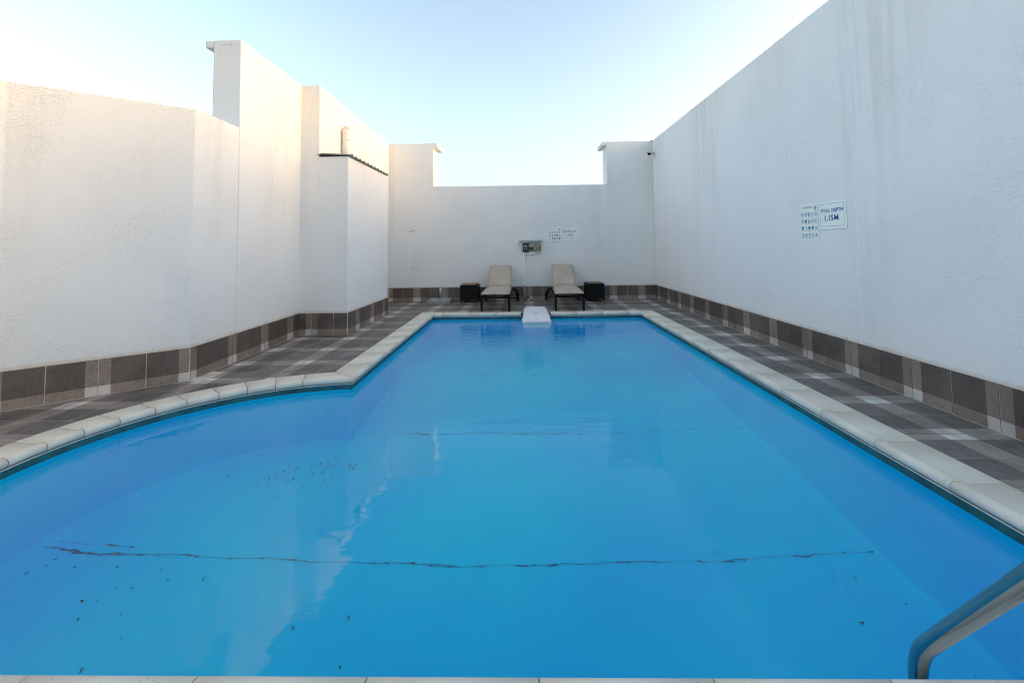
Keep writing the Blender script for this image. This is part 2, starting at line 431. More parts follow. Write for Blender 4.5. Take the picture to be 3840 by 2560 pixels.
# skirting tiles
HB = 0.335
ST = {a: tile_mesh('skirting_tile', SM, HB, None, (0, 0), (a, 0)) for a in (0, 1)}
def skirt(parent, a, b, cross, lim=None):
    """tiles along wall line a->b (plan), wall face to the right-hand normal; cross = distance of a pale pair from a"""
    a = Vector(a); b = Vector(b); d = (b - a); L = d.length; d.normalize(); nrm = Vector((d.y, -d.x))
    k = math.floor(-cross / T) - 1
    while cross + k * T < L - 0.01:
        s0 = cross + k * T; s1 = s0 + T; fl = k % 2
        if s1 > 0.012:
            if s0 >= -0.004 and s1 <= L + 0.004: me = ST[fl]
            else: me = tile_mesh('skirting_tile', SM, HB, [(1, 0, max(0, -s0) + 0.002), (-1, 0, -(min(T, L - s0) - 0.002))], (0, 0), (fl, 0))
            if me:
                o = link('skirting_tile', me)
                p = a + d * s0 + nrm * 0.012
                mt = Matrix(((d.x, 0, nrm.x, p.x), (d.y, 0, nrm.y, p.y), (0, 1, 0, 0.003), (0, 0, 0, 1)))
                o.matrix_world = mt; o.parent = parent
        k += 1
    # grout bed behind the tiles
    m = MB(); q0 = a + nrm * 0.008; q1 = b + nrm * 0.008
    m.add([(a.x, a.y, -0.02), (b.x, b.y, -0.02), (b.x, b.y, HB), (a.x, a.y, HB), (q0.x, q0.y, -0.02), (q1.x, q1.y, -0.02), (q1.x, q1.y, HB), (q0.x, q0.y, HB)],
          [(4, 5, 6, 7), (3, 2, 6, 7), (0, 3, 7, 4), (1, 2, 6, 5)])
    m.build('grout_bed', M['grout'], parent)

# ------------------------------------------------------------------ walls
def ribbon(name, mat, parent, pts, widths, plane, off=0.0014, jit=1.0):
    """irregular strip on a wall; plane maps (s, z, d) to xyz"""
    m = MB(); L = []; Rr = []
    fine = []
    for i in range(len(pts) - 1):
        a, b = Vector(pts[i]), Vector(pts[i + 1]); n = max(2, int((b - a).length / 0.04))
        for j in range(n):
            t = j / n; q = a.lerp(b, t); fine.append((q, widths[i] * (1 - t) + widths[i + 1] * t))
    fine.append((Vector(pts[-1]), widths[-1]))
    for i, (q, w) in enumerate(fine):
        t = (fine[min(i + 1, len(fine) - 1)][0] - fine[max(i - 1, 0)][0]).normalized(); n = Vector((-t.y, t.x))
        w1 = w * rnd.uniform(1 - 0.55 * jit, 1 + 0.3 * jit); w2 = w * rnd.uniform(1 - 0.55 * jit, 1 + 0.3 * jit); q = q + n * (rnd.uniform(-0.35, 0.35) * w * jit + (1 - jit) * 0.012 * noise.noise(Vector((q.x * 3.0, q.y * 9.0, 1.7))))
        L.append(plane(*(q + n * w1 / 2), off)); Rr.append(plane(*(q - n * w2 / 2), off))
    n = len(L); m.add(L + Rr, [(i, i + 1, n + i + 1, n + i) for i in range(n - 1)])
    return m.build(name, mat, parent, merge=False)

# right wall with the English signs
w = thing('boundary_wall', 'long tall white rendered wall carrying the english pool depth sign', 'wall', (XR, 5, 0))
def wp(name, mb, mat, parent, bevel=0.012):
    o = mb.build(name, mat, None, bevel); o.parent = parent; o.matrix_parent_inverse = Matrix.Translation(parent.location).inverted(); return o
def keep(o, parent):
    o.parent = parent; o.matrix_parent_inverse = Matrix.Translation(parent.location).inverted(); return o
wp('render', plan_prism(MB(), [(XR, -2.5), (XR, 11.72), (XR + 0.255, 11.72), (XR + 0.255, -2.5)], -0.3, 3.94), M['stucco_wet'], w)
w.location = (0, 0, 0)
for c in w.children: c.matrix_parent_inverse = Matrix()
skirt(w, (XR, YB), (XR, 1.2), YB - (YC + 11 * P))
pr = lambda s, z, d: (XR - d, s, z)
ribbon('plaster_patch', M['patch'], w, [(4.221, 2.30), (4.30, 2.12), (4.423, 2.009), (4.505, 1.672), (4.491, 1.326), (4.54, 0.979), (4.498, 0.642), (4.52, 0.342)], [0.012, 0.02, 0.022, 0.018, 0.022, 0.02, 0.028, 0.02], pr)
ribbon('plaster_patch', M['patch'], w, [(5.55, 3.3), (5.52, 2.6), (5.56, 1.9), (5.54, 1.2), (5.58, 0.8)], [0.01, 0.02, 0.03, 0.02, 0.01], pr)
ribbon('plaster_patch', M['patch'], w, [(8.9, 3.2), (8.87, 2.0), (8.9, 0.5)], [0.02, 0.03, 0.02], pr)

# back wall with lowered middle
w = thing('boundary_wall', 'white rendered end wall with lowered middle behind the sun loungers', 'wall')
m = MB()
ol = [(-3.314, -0.3), (XR - 0.002, -0.3), (XR - 0.002, 3.950), (2.21, 3.953), (2.21, 2.868), (-2.184, 2.884), (-2.184, 3.995), (-3.314, 3.990)]
PP = []
for i, a in enumerate(ol):
    b = ol[(i + 1) % len(ol)]; PP += [(p.x, p.y) for p in seg_pts((*a, 0), (*b, 0), 0.15)]
PP = [(x, z + (0.005 * noise.noise(Vector((x * 4, z * 2, 3))) if z > 0 else 0)) for x, z in PP]
n = len(PP)
m.add([(x, YB, z) for x, z in PP] + [(x, YB + 0.52, z) for x, z in PP], [(i, (i + 1) % n, n + (i + 1) % n, n + i) for i in range(n)] + [tuple(range(n)), tuple(range(2 * n - 1, n - 1, -1))])
m.build('render', M['stucco'], w, 0.008)
for (x0, x1, z0, z1) in ((2.106, 2.214, 3.855, 3.949), (-2.188, -2.080, 3.893, 3.991)):
    MB().box((x0, YB + 0.003, z0), (x1, YB + 0.70, z1)).build('coping_cap', M['stucco'], w, 0.006)
skirt(w, (-3.314, YB), (XR - 0.012, YB), -2.608 + 3.314)
pb = lambda s, z, d: (s, YB - d, z)
ribbon('plaster_patch', M['patch'], w, [(-1.45, 2.345), (-1.584, 2.328), (-1.95, 2.23), (-2.247, 2.206), (-2.414, 2.01), (-2.69, 1.772), (-2.801, 1.609)], [0.008, 0.012, 0.015, 0.035, 0.02, 0.03, 0.02], pb)
ribbon('plaster_patch', M['patch'], w, [(-2.801, 1.609), (-2.824, 1.116), (-2.803, 0.57)], [0.03, 0.05, 0.02], pb)
ribbon('old_crack', M['crack'], w, [(-2.60, 1.79), (-2.72, 1.765), (-2.86, 1.74)], [0.01, 0.03, 0.012], pb)
for (x, z, l) in ((-2.78, 0.835, 0.035), (-2.73, 0.83, 0.03), (-2.68, 0.822, 0.03), (-2.635, 0.812, 0.025), (-2.505, 0.868, 0.015)):
    ribbon('pencil_mark', M['smudge'], w, [(x, z), (x + l * 0.5, z + 0.014), (x + l, z - 0.006)], [0.008, 0.012, 0.006], pb)

# tall stepped wall on the side of the round bay
w = thing('boundary_wall', 'tallest white rendered wall with a step, catching warm evening light', 'wall')
plan_prism(MB(), [(-3.480, 5.432), (-3.513, 7.05), (-3.211, 7.05), (-3.316, 11.22), (-3.316, 11.74), (-3.835, 11.74), (-3.835, 5.432)], -0.3, 4.0).build('render', M['stucco'], w, 0.012)
plan_prism(MB(), [(-3.833, 5.434), (-3.833, 11.73), (-3.945, 11.73), (-3.945, 5.434)], 3.905, 4.002, 0.008, 0.08).build('coping_cap', M['stucco'], w, 0.02)
ribbon('old_crack', M['crack'], w, [(-3.72, 3.945), (-3.66, 3.945), (-3.60, 3.935)], [0.004, 0.012, 0.006], lambda s, z, d: (s, 5.432 - d, z))
skirt(w, (-3.482, 5.432), (-3.513, 7.05), (YC + 3 * P) - 5.432)
skirt(w, (-3.513, 7.05), (-3.215, 7.05), -3.308 + 3.513)
pl = lambda s, z, d: (-3.480 - (s - 5.432) * 0.0204 + d, s, z)
ribbon('plaster_patch', M['patch'], w, [(5.47, 2.6), (5.465, 2.0), (5.46, 1.4), (5.47, 0.9)], [0.025, 0.035, 0.03, 0.02], pl)
# low bent wall
w = thing('boundary_wall', 'lower coarse white wall bending round the curved pool bay', 'wall')
plan_prism(MB(), [(-4.53, -2.5), (-4.513, 3.775), (-3.475, 4.668), (-3.482, 5.430), (-3.80, 5.430), (-3.80, 4.82), (-4.82, 3.93), (-4.82, -2.5)], -0.3, 2.875).build('render', M['stucco_rough'], w, 0.014)
skirt(w, (-4.513, 3.775), (-3.475, 4.668), math.hypot(1.038, 0.893) - 2 * P)
skirt(w, (-3.4755, 4.668), (-3.482, 5.430), 0.0)
skirt(w, (-4.53, 1.5), (-4.513, 3.775), 0.2)

# pump house in the corner
w = thing('pump_house', 'narrow white rendered pump house with corrugated roof in the wall step', 'shed')
plan_prism(MB(), [(-3.214, 7.047), (-2.741, 7.043), (-2.722, 9.10), (-3.19, 9.10)], -0.3, 2.828, 0.003).build('render', M['stucco'], w, 0.010)
skirt(w, (-3.214, 7.047), (-2.741, 7.043), -2.608 - 2 * T + 3.214 - 2 * T)
skirt(w, (-2.741, 7.043), (-2.722, 9.10), YC + 6 * P - 7.043)
m = MB(); prof = [(7.015, 0.0)]
y = 7.075
while y < 9.0:
    prof += [(y, 0), (y + 0.022, 0.034), (y + 0.052, 0.034), (y + 0.074, 0)]; y += 0.189
prof.append((9.10, 0))
def rf(x, t): return 2.866 + (x + 3.215) / 0.515 * -0.030 + t
A = [(x_, yy, rf(x_, zz)) for x_ in (-3.235, -2.695) for yy, zz in prof]; k = len(prof)
Bv = [(x_, yy, z_ - 0.004) for x_, yy, z_ in A]
m.add(A + Bv, [(i, i + 1, k + i + 1, k + i) for i in range(k - 1)] + [(2 * k + i, 3 * k + i, 3 * k + i + 1, 2 * k + i + 1) for i in range(k - 1)] +
      [(k + i, k + i + 1, 3 * k + i + 1, 3 * k + i) for i in range(k - 1)] + [(i, 2 * k + i, 2 * k + i + 1, i + 1) for i in range(k - 1)])
m.build('roof', M['sheet'], w)
# vent pipe
t = thing('vent_pipe', 'cream vent pipe with slotted cap rising above the pump house roof', 'pipe', (-3.155, 8.0, 2.85))
m = MB(); m.tube([(0, 0, -0.02), (0, 0, 0.60)], 0.062, 20); m.build('pipe', M['pvc'], t)
m = MB(); m.tube([(0, 0, 0.585), (0, 0, 0.592), (0, 0, 0.64), (0, 0, 0.647)], [0.064, 0.067, 0.067, 0.060], 20)
cp = m.build('cap', M['pvc'], t)
m = MB()
for i in range(9):
    a = 2 * math.pi * i / 9 + 0.2; c, s_ = math.cos(a), math.sin(a)
    m.tube([(c * 0.058, s_ * 0.058, 0.64), (c * 0.052, s_ * 0.052, 0.69), (c * 0.032, s_ * 0.032, 0.722)], 0.008, 6)
m.tube([(0, 0, 0.714), (0, 0, 0.728)], 0.04, 16); m.build('slotted_top', M['pvc'], cp)
m = MB(); m.tube([(0, 0, 0.47), (0, 0, 0.49)], 0.066, 20); m.box((-0.085, -0.012, 0.472), (-0.05, 0.012, 0.488)); m.build('bracket', M['pvc'], t)
MB().tube([(0, 0, 0.60), (0, 0, 0.604)], 0.0645, 20).build('collar', M['trunk'], t)

# ------------------------------------------------------------------ pool
pool = thing('swimming_pool', 'blue lined swimming pool with cream coping and a rounded side bay', 'pool')
out = pool_outline(0.02, 48)
n = len(out); m = MB(); rings = []
inn = pool_outline(-0.03, 48)
for (ring, z) in ((out, -0.045), (out, ZF + 0.05), (pool_outline(0.012, 48), ZF + 0.02), (pool_outline(-0.006, 48), ZF + 0.006), (inn, ZF)):
    rings.append([(p.x, p.y, z) for p in ring])
m.loft(rings, 0, False, caps=False)
m.build('basin_wall', M['liner'], pool)
m = MB(); m.add([(p.x, p.y, ZF) for p in inn], [tuple(range(n))]); m.build('basin_floor', M['liner'], pool)
m = MB(); o1 = pool_outline(0.014, 48); o2 = pool_outline(0.022, 48)
m.loft([[(p.x, p.y, -0.047) for p in o1], [(p.x, p.y, -0.041) for p in o1], [(p.x, p.y, -0.040) for p in o2], [(p.x, p.y, -0.049) for p in o2]], 0, False, False)
m.build('liner_track', M['track'], pool)
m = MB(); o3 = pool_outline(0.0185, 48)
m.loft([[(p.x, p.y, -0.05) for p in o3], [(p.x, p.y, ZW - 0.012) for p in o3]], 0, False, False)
m.build('waterline_band', M['teal_band'], pool)  # darker teal strip round the basin, from the track to just below the waterline

# coping stones
PROF = [(CW, -0.03), (CW, 0.008), (CW - 0.004, 0.011), (0.115, 0.012), (0.092, 0.014), (0.075, 0.020), (0.055, 0.026), (0.036, 0.0280), (0.018, 0.024), (0.005, 0.012), (0.0, -0.002), (0.003, -0.018), (0.012, -0.030), (0.026, -0.037), (0.05, -0.038), (0.05, -0.05), (0.20, -0.05)]
def stone(stations, parent=pool):
    m = MB(); rings = []
    for (p, o) in stations:
        rings.append([(p[0] + o[0] * u, p[1] + o[1] * u, z) for u, z in PROF])
    m.loft(rings, 0, True, True)
    o = m.build('coping_stone', M['coping'], parent)
    for pgn in o.data.polygons:
        if len(pgn.vertices) > 4: pgn.use_smooth = False
    # keep flat top crisp
    return o
def joint(p, o, d):
    """mortar in the gap, a touch lower than the stones"""
    m = MB(); d = Vector(d).normalized() * 0.004; rings = []
    for s_ in (-1, 1): rings.append([(p[0] + d.x * s_ + o[0] * (u * 0.996 + 0.0012), p[1] + d.y * s_ + o[1] * (u * 0.996 + 0.0012), z - 0.0012) for u, z in PROF])
    m.loft(rings, 0, False, False); m.build('coping_joint', M['joint'], pool)
G = 0.0022
def run(axis, fixed, outv, cuts, ends):
    """straight run: cuts = joint positions incl. both ends; ends = (mitre0, mitre1) outward vectors or None"""
    for i in range(len(cuts) - 1):
        a, b = cuts[i], cuts[i + 1]; sgn = 1 if b > a else -1
        fa = 0 if i == 0 else G * sgn; fb = 0 if i == len(cuts) - 2 else -G * sgn
        mk = lambda s: (fixed, s) if axis == 'y' else (s, fixed)
        oa = ends[0] if i == 0 and ends[0] else outv; ob = ends[1] if i == len(cuts) - 2 and ends[1] else outv
        stone([(mk(a + fa), oa), (mk(b + fb), ob)])
        if i > 0: joint(mk(a), outv, (0, 1) if axis == 'y' else (1, 0))
run('y', PX1, (1, 0), [PY0, 1.52, 2.055, 2.585, 3.115, 3.65, 4.185, 4.718, 5.245, 5.775, 6.305, 6.84, 7.37, 7.90, 8.43, PY1], ((1, -1), (1, 1)))
run('x', PY1, (0, 1), [PX1, 2.128, 1.604, 1.09, 0.585], ((1, 1), None))
run('x', PY1, (0, 1), [-0.005, -0.505, -1.031, -1.571, PX0], (None, (-1, 1)))
ra = Vector((math.cos(ang0), math.sin(ang0)))
mit = (-1.0, 1.0 - 0.0)
run('y', PX0, (-1, 0), [PY1, 8.44, 7.90, 7.37, 6.84, 6.31, 5.78, 5.25, AY1], ((-1, 1), mit))
# round bay: shorter stones
a_list = [ang0, ang0 + 0.49 / AR]
while a_list[-1] < ang1 - 0.2: a_list.append(a_list[-1] + 0.2365 / AR * rnd.uniform(0.96, 1.04))
a_list.append(ang1)
for i in range(len(a_list) - 1):
    a, b = a_list[i], a_list[i + 1]; st = []
    ga = 0 if i == 0 else 0.0032 / AR; gb = 0 if i == len(a_list) - 2 else -0.0032 / AR
    K = 5 if i == 0 else 3
    for j in range(K):
        q = (a + ga) + ((b + gb) - (a + ga)) * j / (K - 1); o = Vector((math.cos(q), math.sin(q))); oo = o
        if i == 0 and j == 0: oo = Vector(mit)
        if i == len(a_list) - 2 and j == K - 1: oo = Vector((-1, -1))
        st.append((AC + o * AR, oo))
    stone(st)
    if i > 0: joint(AC + Vector((math.cos(a), math.sin(a))) * AR, Vector((math.cos(a), math.sin(a))), (-math.sin(a), math.cos(a)))
run('x', PY0, (0, -1), [AX1, -2.10, -1.571, -1.03, -0.496, 0.037, 0.569, 1.101, 1.635, 2.165, PX1], ((-1, -1), (1, -1)))

# liner seams on the floor
pf = lambda s, y_, d: (s, y_, ZF + 0.002 + d)
NW = 0.5
ribbon('liner_seam', M['seam'], pool, [(-3.30, 3.104), (-3.042, 3.097), (-2.877, 3.082), (-2.335, 3.119), (-2.036, 3.122), (-1.747, 3.142), (-1.353, 3.136), (-0.909, 3.148), (-0.078, 3.147), (0.425, 3.164), (0.924, 3.161), (1.446, 3.153), (2.028, 3.156), (2.345, 3.145)],
       [q_ * 0.42 for q_ in [0.012, 0.040, 0.032, 0.024, 0.018, 0.014, 0.018, 0.012, 0.013, 0.011, 0.012, 0.012, 0.011, 0.01]], pf, jit=0.12)
ribbon('liner_seam', M['seam'], pool, [(-3.278, 3.160), (-3.039, 3.165), (-2.76, 3.160), (-2.60, 3.17)], [q_ * NW for q_ in [0.006, 0.014, 0.012, 0.004]], pf, jit=0.12)
ribbon('liner_seam', M['seam'], pool, [(-1.716, 4.813), (-1.112, 4.809), (-0.563, 4.847), (-0.008, 4.828), (0.678, 4.82), (1.361, 4.822), (1.916, 4.848), (2.327, 4.851)], [q_ * 0.5 for q_ in [0.01, 0.014, 0.012, 0.014, 0.012, 0.012, 0.012, 0.01]], pf, jit=0.12)
ribbon('liner_seam', M['seam'], pool, [(-1.7, 6.52), (-0.624, 6.511), (0.501, 6.52), (0.753, 6.535), (2.33, 6.50)], [q_ * 0.5 for q_ in [0.012, 0.014, 0.02, 0.014, 0.012]], pf, jit=0.12)

# water
m = MB(); o4 = pool_outline(0.0175, 60); m.add([(p.x, p.y, ZW) for p in o4], [tuple(range(len(o4)))])
wat = m.build('water', M['water'], kind='structure', label='clear still pool water with faint ripples near the filter unit', category='water')
for pgn in wat.data.polygons:
    if pgn.normal.z < 0: pgn.flip()

# algae flecks lying on the floor
m = MB()
def fleck(x, y, r, el, a):
    k = rnd.choice((4, 5, 6)); pts = []
    for j in range(k):
        q = 2 * math.pi * j / k; rr = 0.50 * r * rnd.uniform(0.5, 1.2)
        u, v = math.cos(q) * rr * el, math.sin(q) * rr
        pts.append((x + u * math.cos(a) - v * math.sin(a), y + u * math.sin(a) + v * math.cos(a), ZF + 0.004 + rnd.uniform(0, 0.004)))
    m.add(pts, [tuple(range(k))])
for i in range(360):
    t_ = min(1, max(0, rnd.gauss(0.55, 0.24))); cx = -2.65 + 1.2 * t_ + rnd.gauss(0, 0.05); cy = 3.80 + 0.62 * t_ + rnd.gauss(0, 0.13) - 0.08
    fleck(cx, cy, rnd.choice((0.004, 0.005, 0.006, 0.008, 0.012)), rnd.choice((1, 1.2, 2, 3)), rnd.gauss(0.7, 0.5))
for i in range(60):
    fleck(-3.2 + rnd.random() ** 1.5 * 1.6, 3.08 - abs(rnd.gauss(0, 0.25)), rnd.choice((0.004, 0.006, 0.009, 0.013)), rnd.choice((1, 1.6, 2.5)), rnd.gauss(0.2, 0.6))
for i in range(14): fleck(rnd.uniform(-2.7, -0.9), rnd.uniform(2.1, 3.0), rnd.choice((0.006, 0.009, 0.012)), rnd.choice((1, 2)), rnd.uniform(0, 3))
for i in range(60): fleck(rnd.gauss(2.05, 0.13), rnd.uniform(2.2, 3.1), rnd.choice((0.003, 0.004, 0.006, 0.009)), rnd.choice((1, 2, 3)), rnd.gauss(0, 0.5))
for i in range(30): fleck(rnd.uniform(-1.2, 2.2), rnd.uniform(2.1, 5.0), rnd.choice((0.003, 0.005)), 1.2, rnd.uniform(0, 3))
m.build('algae_flecks', M['algae'], kind='stuff', label='scattered dark algae flecks settled on the pool floor', category='algae', merge=False)

# ------------------------------------------------------------------ filter unit over the far edge
t = thing('pool_filter_unit', 'white plastic filter unit hooked over the pool edge between two loungers', 'filter', (0.285, 8.93, 0))
def q4(y, z, x0, x1): return [(x0, y, z), (x1, y, z)]
m = MB()
secs = [(-0.47, -0.088, 0.272, -0.13), (-0.475, -0.055, 0.270, -0.13), (-0.452, -0.050, 0.262, -0.13), (-0.185, 0.045, 0.258, -0.13), (0.33, 0.088, 0.238, 0.055), (0.50, 0.080, 0.222, 0.0)]
rings = []
for (y, z, hw, zb) in secs:
    bul = -0.035 if y < -0.4 else 0
    zb = -0.13 if y < 0.0 else 0.014
    ch = 0.03 if y > -0.44 else 0.004
    rings.append([(-hw, y, zb), (-hw, y, z - ch), (-hw + ch * 1.3, y, z), (0, y + bul, z + 0.002), (hw - ch * 1.3, y, z), (hw, y, z - ch), (hw, y, zb), (0, y + bul, zb)])
m.loft(rings, 0, False, True); hood = m.build('hood', M['plastic'], t, 0.006, 2)
m = MB(); m.loft([[(-0.276, -0.482, -0.094), (-0.276, -0.482, -0.062), (0, -0.519, -0.062), (0.276, -0.482, -0.062), (0.276, -0.482, -0.094), (0, -0.519, -0.094)],
                  [(-0.276, -0.05, -0.094), (-0.276, -0.05, -0.062), (0, -0.05, -0.062), (0.276, -0.05, -0.062), (0.276, -0.05, -0.094), (0, -0.05, -0.094)]])
m.build('rim', M['plastic'], t, 0.006, 2)
m = MB(); m.loft([[(-0.255, -0.45, -0.50), (-0.255, -0.45, -0.08), (0.255, -0.45, -0.08), (0.255, -0.45, -0.50)], [(-0.255, -0.03, -0.50), (-0.255, -0.03, -0.08), (0.255, -0.03, -0.08), (0.255, -0.03, -0.50)]])
m.build('submerged_body', M['plastic'], t, 0.02, 2)
m = MB(); m.hexa([(-0.045, -0.204, 0.0415), (0.035, -0.204, 0.0415), (0.035, -0.196, 0.044), (-0.045, -0.196, 0.044)], [(-0.045, -0.204, 0.0455), (0.035, -0.204, 0.0455), (0.035, -0.196, 0.048), (-0.045, -0.196, 0.048)])
m.build('handle_slot', M['plastic_d'], t)
m = MB(); m.hexa([(-0.03, -0.44, -0.055), (0.06, -0.44, -0.055), (0.02, -0.26, 0.0), (-0.03, -0.26, 0.0)], [(-0.022, -0.43, -0.026), (0.045, -0.43, -0.026), (0.012, -0.27, 0.024), (-0.022, -0.27, 0.024)])
m.build('front_ridge', M['plastic'], t, 0.004)

# ------------------------------------------------------------------ sun loungers
def lounger(label, loc, rz, group):
    t = thing('sun_lounger', label, 'lounger', loc, rz, group)
    def cushion(name, st):      # stations: (y, z, nx_y, nx_z, halfwidth, thick)
        m = MB(); rings = []; N = 9
        for (y, z, ny, nz, hw, th, puff) in st:
            r = []
            for j in range(N):
                u = -1 + 2 * j / (N - 1); e = (1 - abs(u) ** 6) ; b = th * (0.5 + 0.5 * e) + puff * (1 - u * u) * 0.4
                wob = 0.004 * noise.noise(Vector((u * 3 + loc[0], y * 6, z * 4)))
                r.append((u * hw, y + ny * (b + wob), z + nz * (b + wob)))
            for j in range(N - 1, -1, -1):
                u = -1 + 2 * j / (N - 1); r.append((u * hw * 0.985, y + ny * 0.004 * abs(u) ** 6, z + nz * 0.004))
            rings.append(r)
        m.loft(rings, 0, True, True); return m.build(name, M['fab'], t)
    S_ = []
    for i in range(13):
        f = i / 12; y = -0.07 + f * 1.12; z = 0.338 + 0.035 * math.sin(f * math.pi * 0.5); ed = min(1, min(f, 1 - f) * 12 + 0.25)
        S_.append((y, z + 0.02 * (1 - ed), 0, 1, 0.305 - 0.022 * f - 0.012 * (1 - ed), 0.062 * ed, 0.012 * ed))
    cushion('seat_cushion', S_)
    S_ = []
    for i in range(11):
        f = i / 10; ed = min(1, min(f, 1 - f) * 12 + 0.25)
        y = 1.03 + f * 0.63; z = 0.395 + f * 0.475; S_.append((y, z, -0.60, 0.80, 0.280 - 0.022 * f - 0.012 * (1 - ed), 0.058 * ed, 0.010 * ed))
    cushion('back_cushion', S_)
    m = MB()
    for s in (-1, 1):
        m.hexa([(s * 0.275, -0.03, 0.285), (s * 0.305, -0.03, 0.285), (s * 0.305, 1.30, 0.315), (s * 0.275, 1.30, 0.315)], [(s * 0.275, -0.03, 0.338), (s * 0.305, -0.03, 0.338), (s * 0.305, 1.30, 0.365), (s * 0.275, 1.30, 0.365)])
    m.tube([(-0.29, -0.045, 0.322), (-0.15, -0.05, 0.306), (0, -0.05, 0.301), (0.15, -0.05, 0.306), (0.29, -0.045, 0.322)], 0.022, 8)
    for y in (0.3, 0.65, 1.0): m.box((-0.28, y, 0.305), (0.28, y + 0.05, 0.325))
    m.tube([(-0.29, 1.30, 0.34), (0.29, 1.30, 0.34)], 0.02, 8)
    m.build('frame', M['black'], t)
    m = MB()
    for s in (-1, 1): m.tube([(s * 0.245, 1.04, 0.38), (s * 0.245, 1.66, 0.85)], 0.016, 8)
    m.tube([(-0.245, 1.66, 0.85), (0.245, 1.66, 0.85)], 0.016, 8)
    for f in (0.25, 0.5, 0.75): m.tube([(-0.245, 1.04 + f * 0.62, 0.38 + f * 0.47), (0.245, 1.04 + f * 0.62, 0.38 + f * 0.47)], 0.010, 6)
    m.tube([(0, 1.45, 0.70), (0, 1.62, 0.34)], 0.012, 6)
    m.build('back_frame', M['black'], t)
    for s in (-1, 1):
        x = s * 0.287
        MB().hexa([(x - 0.020, -0.042, 0), (x + 0.020, -0.042, 0), (x + 0.020, -0.002, 0), (x - 0.020, -0.002, 0)], [(x - 0.025, -0.05, 0.315), (x + 0.025, -0.05, 0.315), (x + 0.025, 0.004, 0.315), (x - 0.025, 0.004, 0.315)]).build('leg', M['black'], t, 0.004)
        path = [(s * 0.285, 1.18, 0.33), (s * 0.31, 1.36, 0.335), (s * 0.35, 1.54, 0.29), (s * 0.385, 1.68, 0.20), (s * 0.405, 1.77, 0.085)]
        MB().tube(path, [0.026, 0.028, 0.029, 0.029, 0.03], 10).build('rear_leg', M['black'], t)
        m = MB(); m.disc((s * 0.40, 1.78, 0.075), 0.075, (1, 0, 0), 0.045, 20); wh = m.build('wheel', M['rubber'], t, 0.008)
        m = MB(); m.disc((s * 0.432, 1.775, 0.085), 0.014, (1, 0, 0), 0.02, 10); m.build('hub', M['chrome'], wh)
    m = MB(); m.tube([(-0.40, 1.78, 0.075), (0.40, 1.78, 0.075)], 0.012, 8); m.build('axle', M['black'], t)
    return t
GL = 'sun loungers at the end wall'
lounger('beige cushioned sun lounger on black frame beside the umbrella base side', (-0.536, 9.345, 0), R(-2.0), GL)['label'] = 'beige cushioned lounger between conduit and the table next to umbrella base'
lounger('beige cushioned lounger under the arabic signs, next to a lone side table', (0.998, 9.338, 0), R(-0.6), GL)

# ------------------------------------------------------------------ wicker side tables
def side_table(label, loc, rz):
    t = thing('side_table', label, 'side table', loc, rz, 'wicker side tables')
    m = MB(); h = 0.212
    prof = [(-h, 0.03), (-h + 0.035, 0.03), (-h + 0.055, 0.075), (h - 0.055, 0.075), (h - 0.035, 0.03), (h, 0.03), (h, 0.425), (-h, 0.425)]
    for s in (-1, 1):
        m.loft([[(x, s * h, z) for x, z in prof], [(x, s * (h - 0.02), z) for x, z in prof]])
        m.loft([[(s * (h - 0.0005), x * 0.995, z) for x, z in prof], [(s * (h - 0.02), x * 0.995, z) for x, z in prof]])
    m.box((-h + 0.01, -h + 0.01, 0.40), (h - 0.01, h - 0.01, 0.424)); m.box((-h + 0.02, -h + 0.02, 0.07), (h - 0.02, h - 0.02, 0.08))
    m.build('woven_body', M['wick'], t)
    MB().box((-0.178, -0.178, 0.4255), (0.178, 0.178, 0.452)).build('tray_top', M['wood'], t, 0.004)
    for sx in (-1, 1):
        for sy in (-1, 1): MB().tube([(sx * 0.192, sy * 0.192, 0.0), (sx * 0.192, sy * 0.192, 0.032)], 0.012, 10).build('foot', M['chrome'], t)
side_table('black wicker side table with brown top beside the umbrella base', (-1.247, 10.985, 0), R(-1))
side_table('black wicker side table with brown top standing alone near the corner', (1.775, 10.975, 0), R(1))

# ------------------------------------------------------------------ umbrella base
t = thing('umbrella_base', 'square grey concrete umbrella base with short steel tube', 'umbrella base', (-1.968, 10.93, 0), R(-1.5))
MB().box((-0.265, -0.265, 0.0), (0.265, 0.265, 0.085)).build('slab', M['concrete'], t, 0.01)
MB().tube([(0, 0.02, 0.08), (0, 0.02, 0.385)], 0.030, 18).build('tube', M['galv'], t)
MB().disc((0, 0.02, 0.088), 0.05, (0, 0, 1), 0.012).build('flange', M['galv'], t)
for z in (0.17, 0.30): MB().tube([(-0.028, 0.02, z), (-0.058, 0.02, z)], [0.008, 0.012], 10).build('clamp_screw', M['black'], t)

# ------------------------------------------------------------------ switch boxes on the end wall
D = YB - 0.002
t = thing('rain_hood', 'bowed sheet metal rain hood over the switch boxes', 'hood', (0.268, D, 1.47))
m = MB(); rr = []
for j in range(13):
    u = -1 + 2 * j / 12; rr.append((u * 0.285, -0.20 * math.sqrt(max(0.0, 1 - 0.55 * u * u)) - 0.0 , 0.0))
top = [(-0.285, 0, 0.022)] + [(x, y, z - 0.006) for x, y, z in rr] + [(0.285, 0, 0.026)]
bot = [(x, y, z - 0.018) for x, y, z in top]
m.loft([bot, top]); m.build('sheet', M['canopy'], t, 0.003)
for x in (-0.22, 0.22): MB().box((x - 0.01, -0.10, -0.03), (x + 0.01, 0, -0.016)).build('bracket', M['canopy'], t)
t = thing('isolator_switch', 'navy isolator switch box with black rotary knob', 'switch', (0.129, D, 1.193))
MB().box((-0.076, -0.10, 0), (0.076, 0, 0.217)).build('case', M['navy'], t, 0.006)
pl_ = MB().box((-0.040, -0.1035, 0.068), (0.036, -0.100, 0.162)).build('plate', M['paleplate'], t, 0.001)
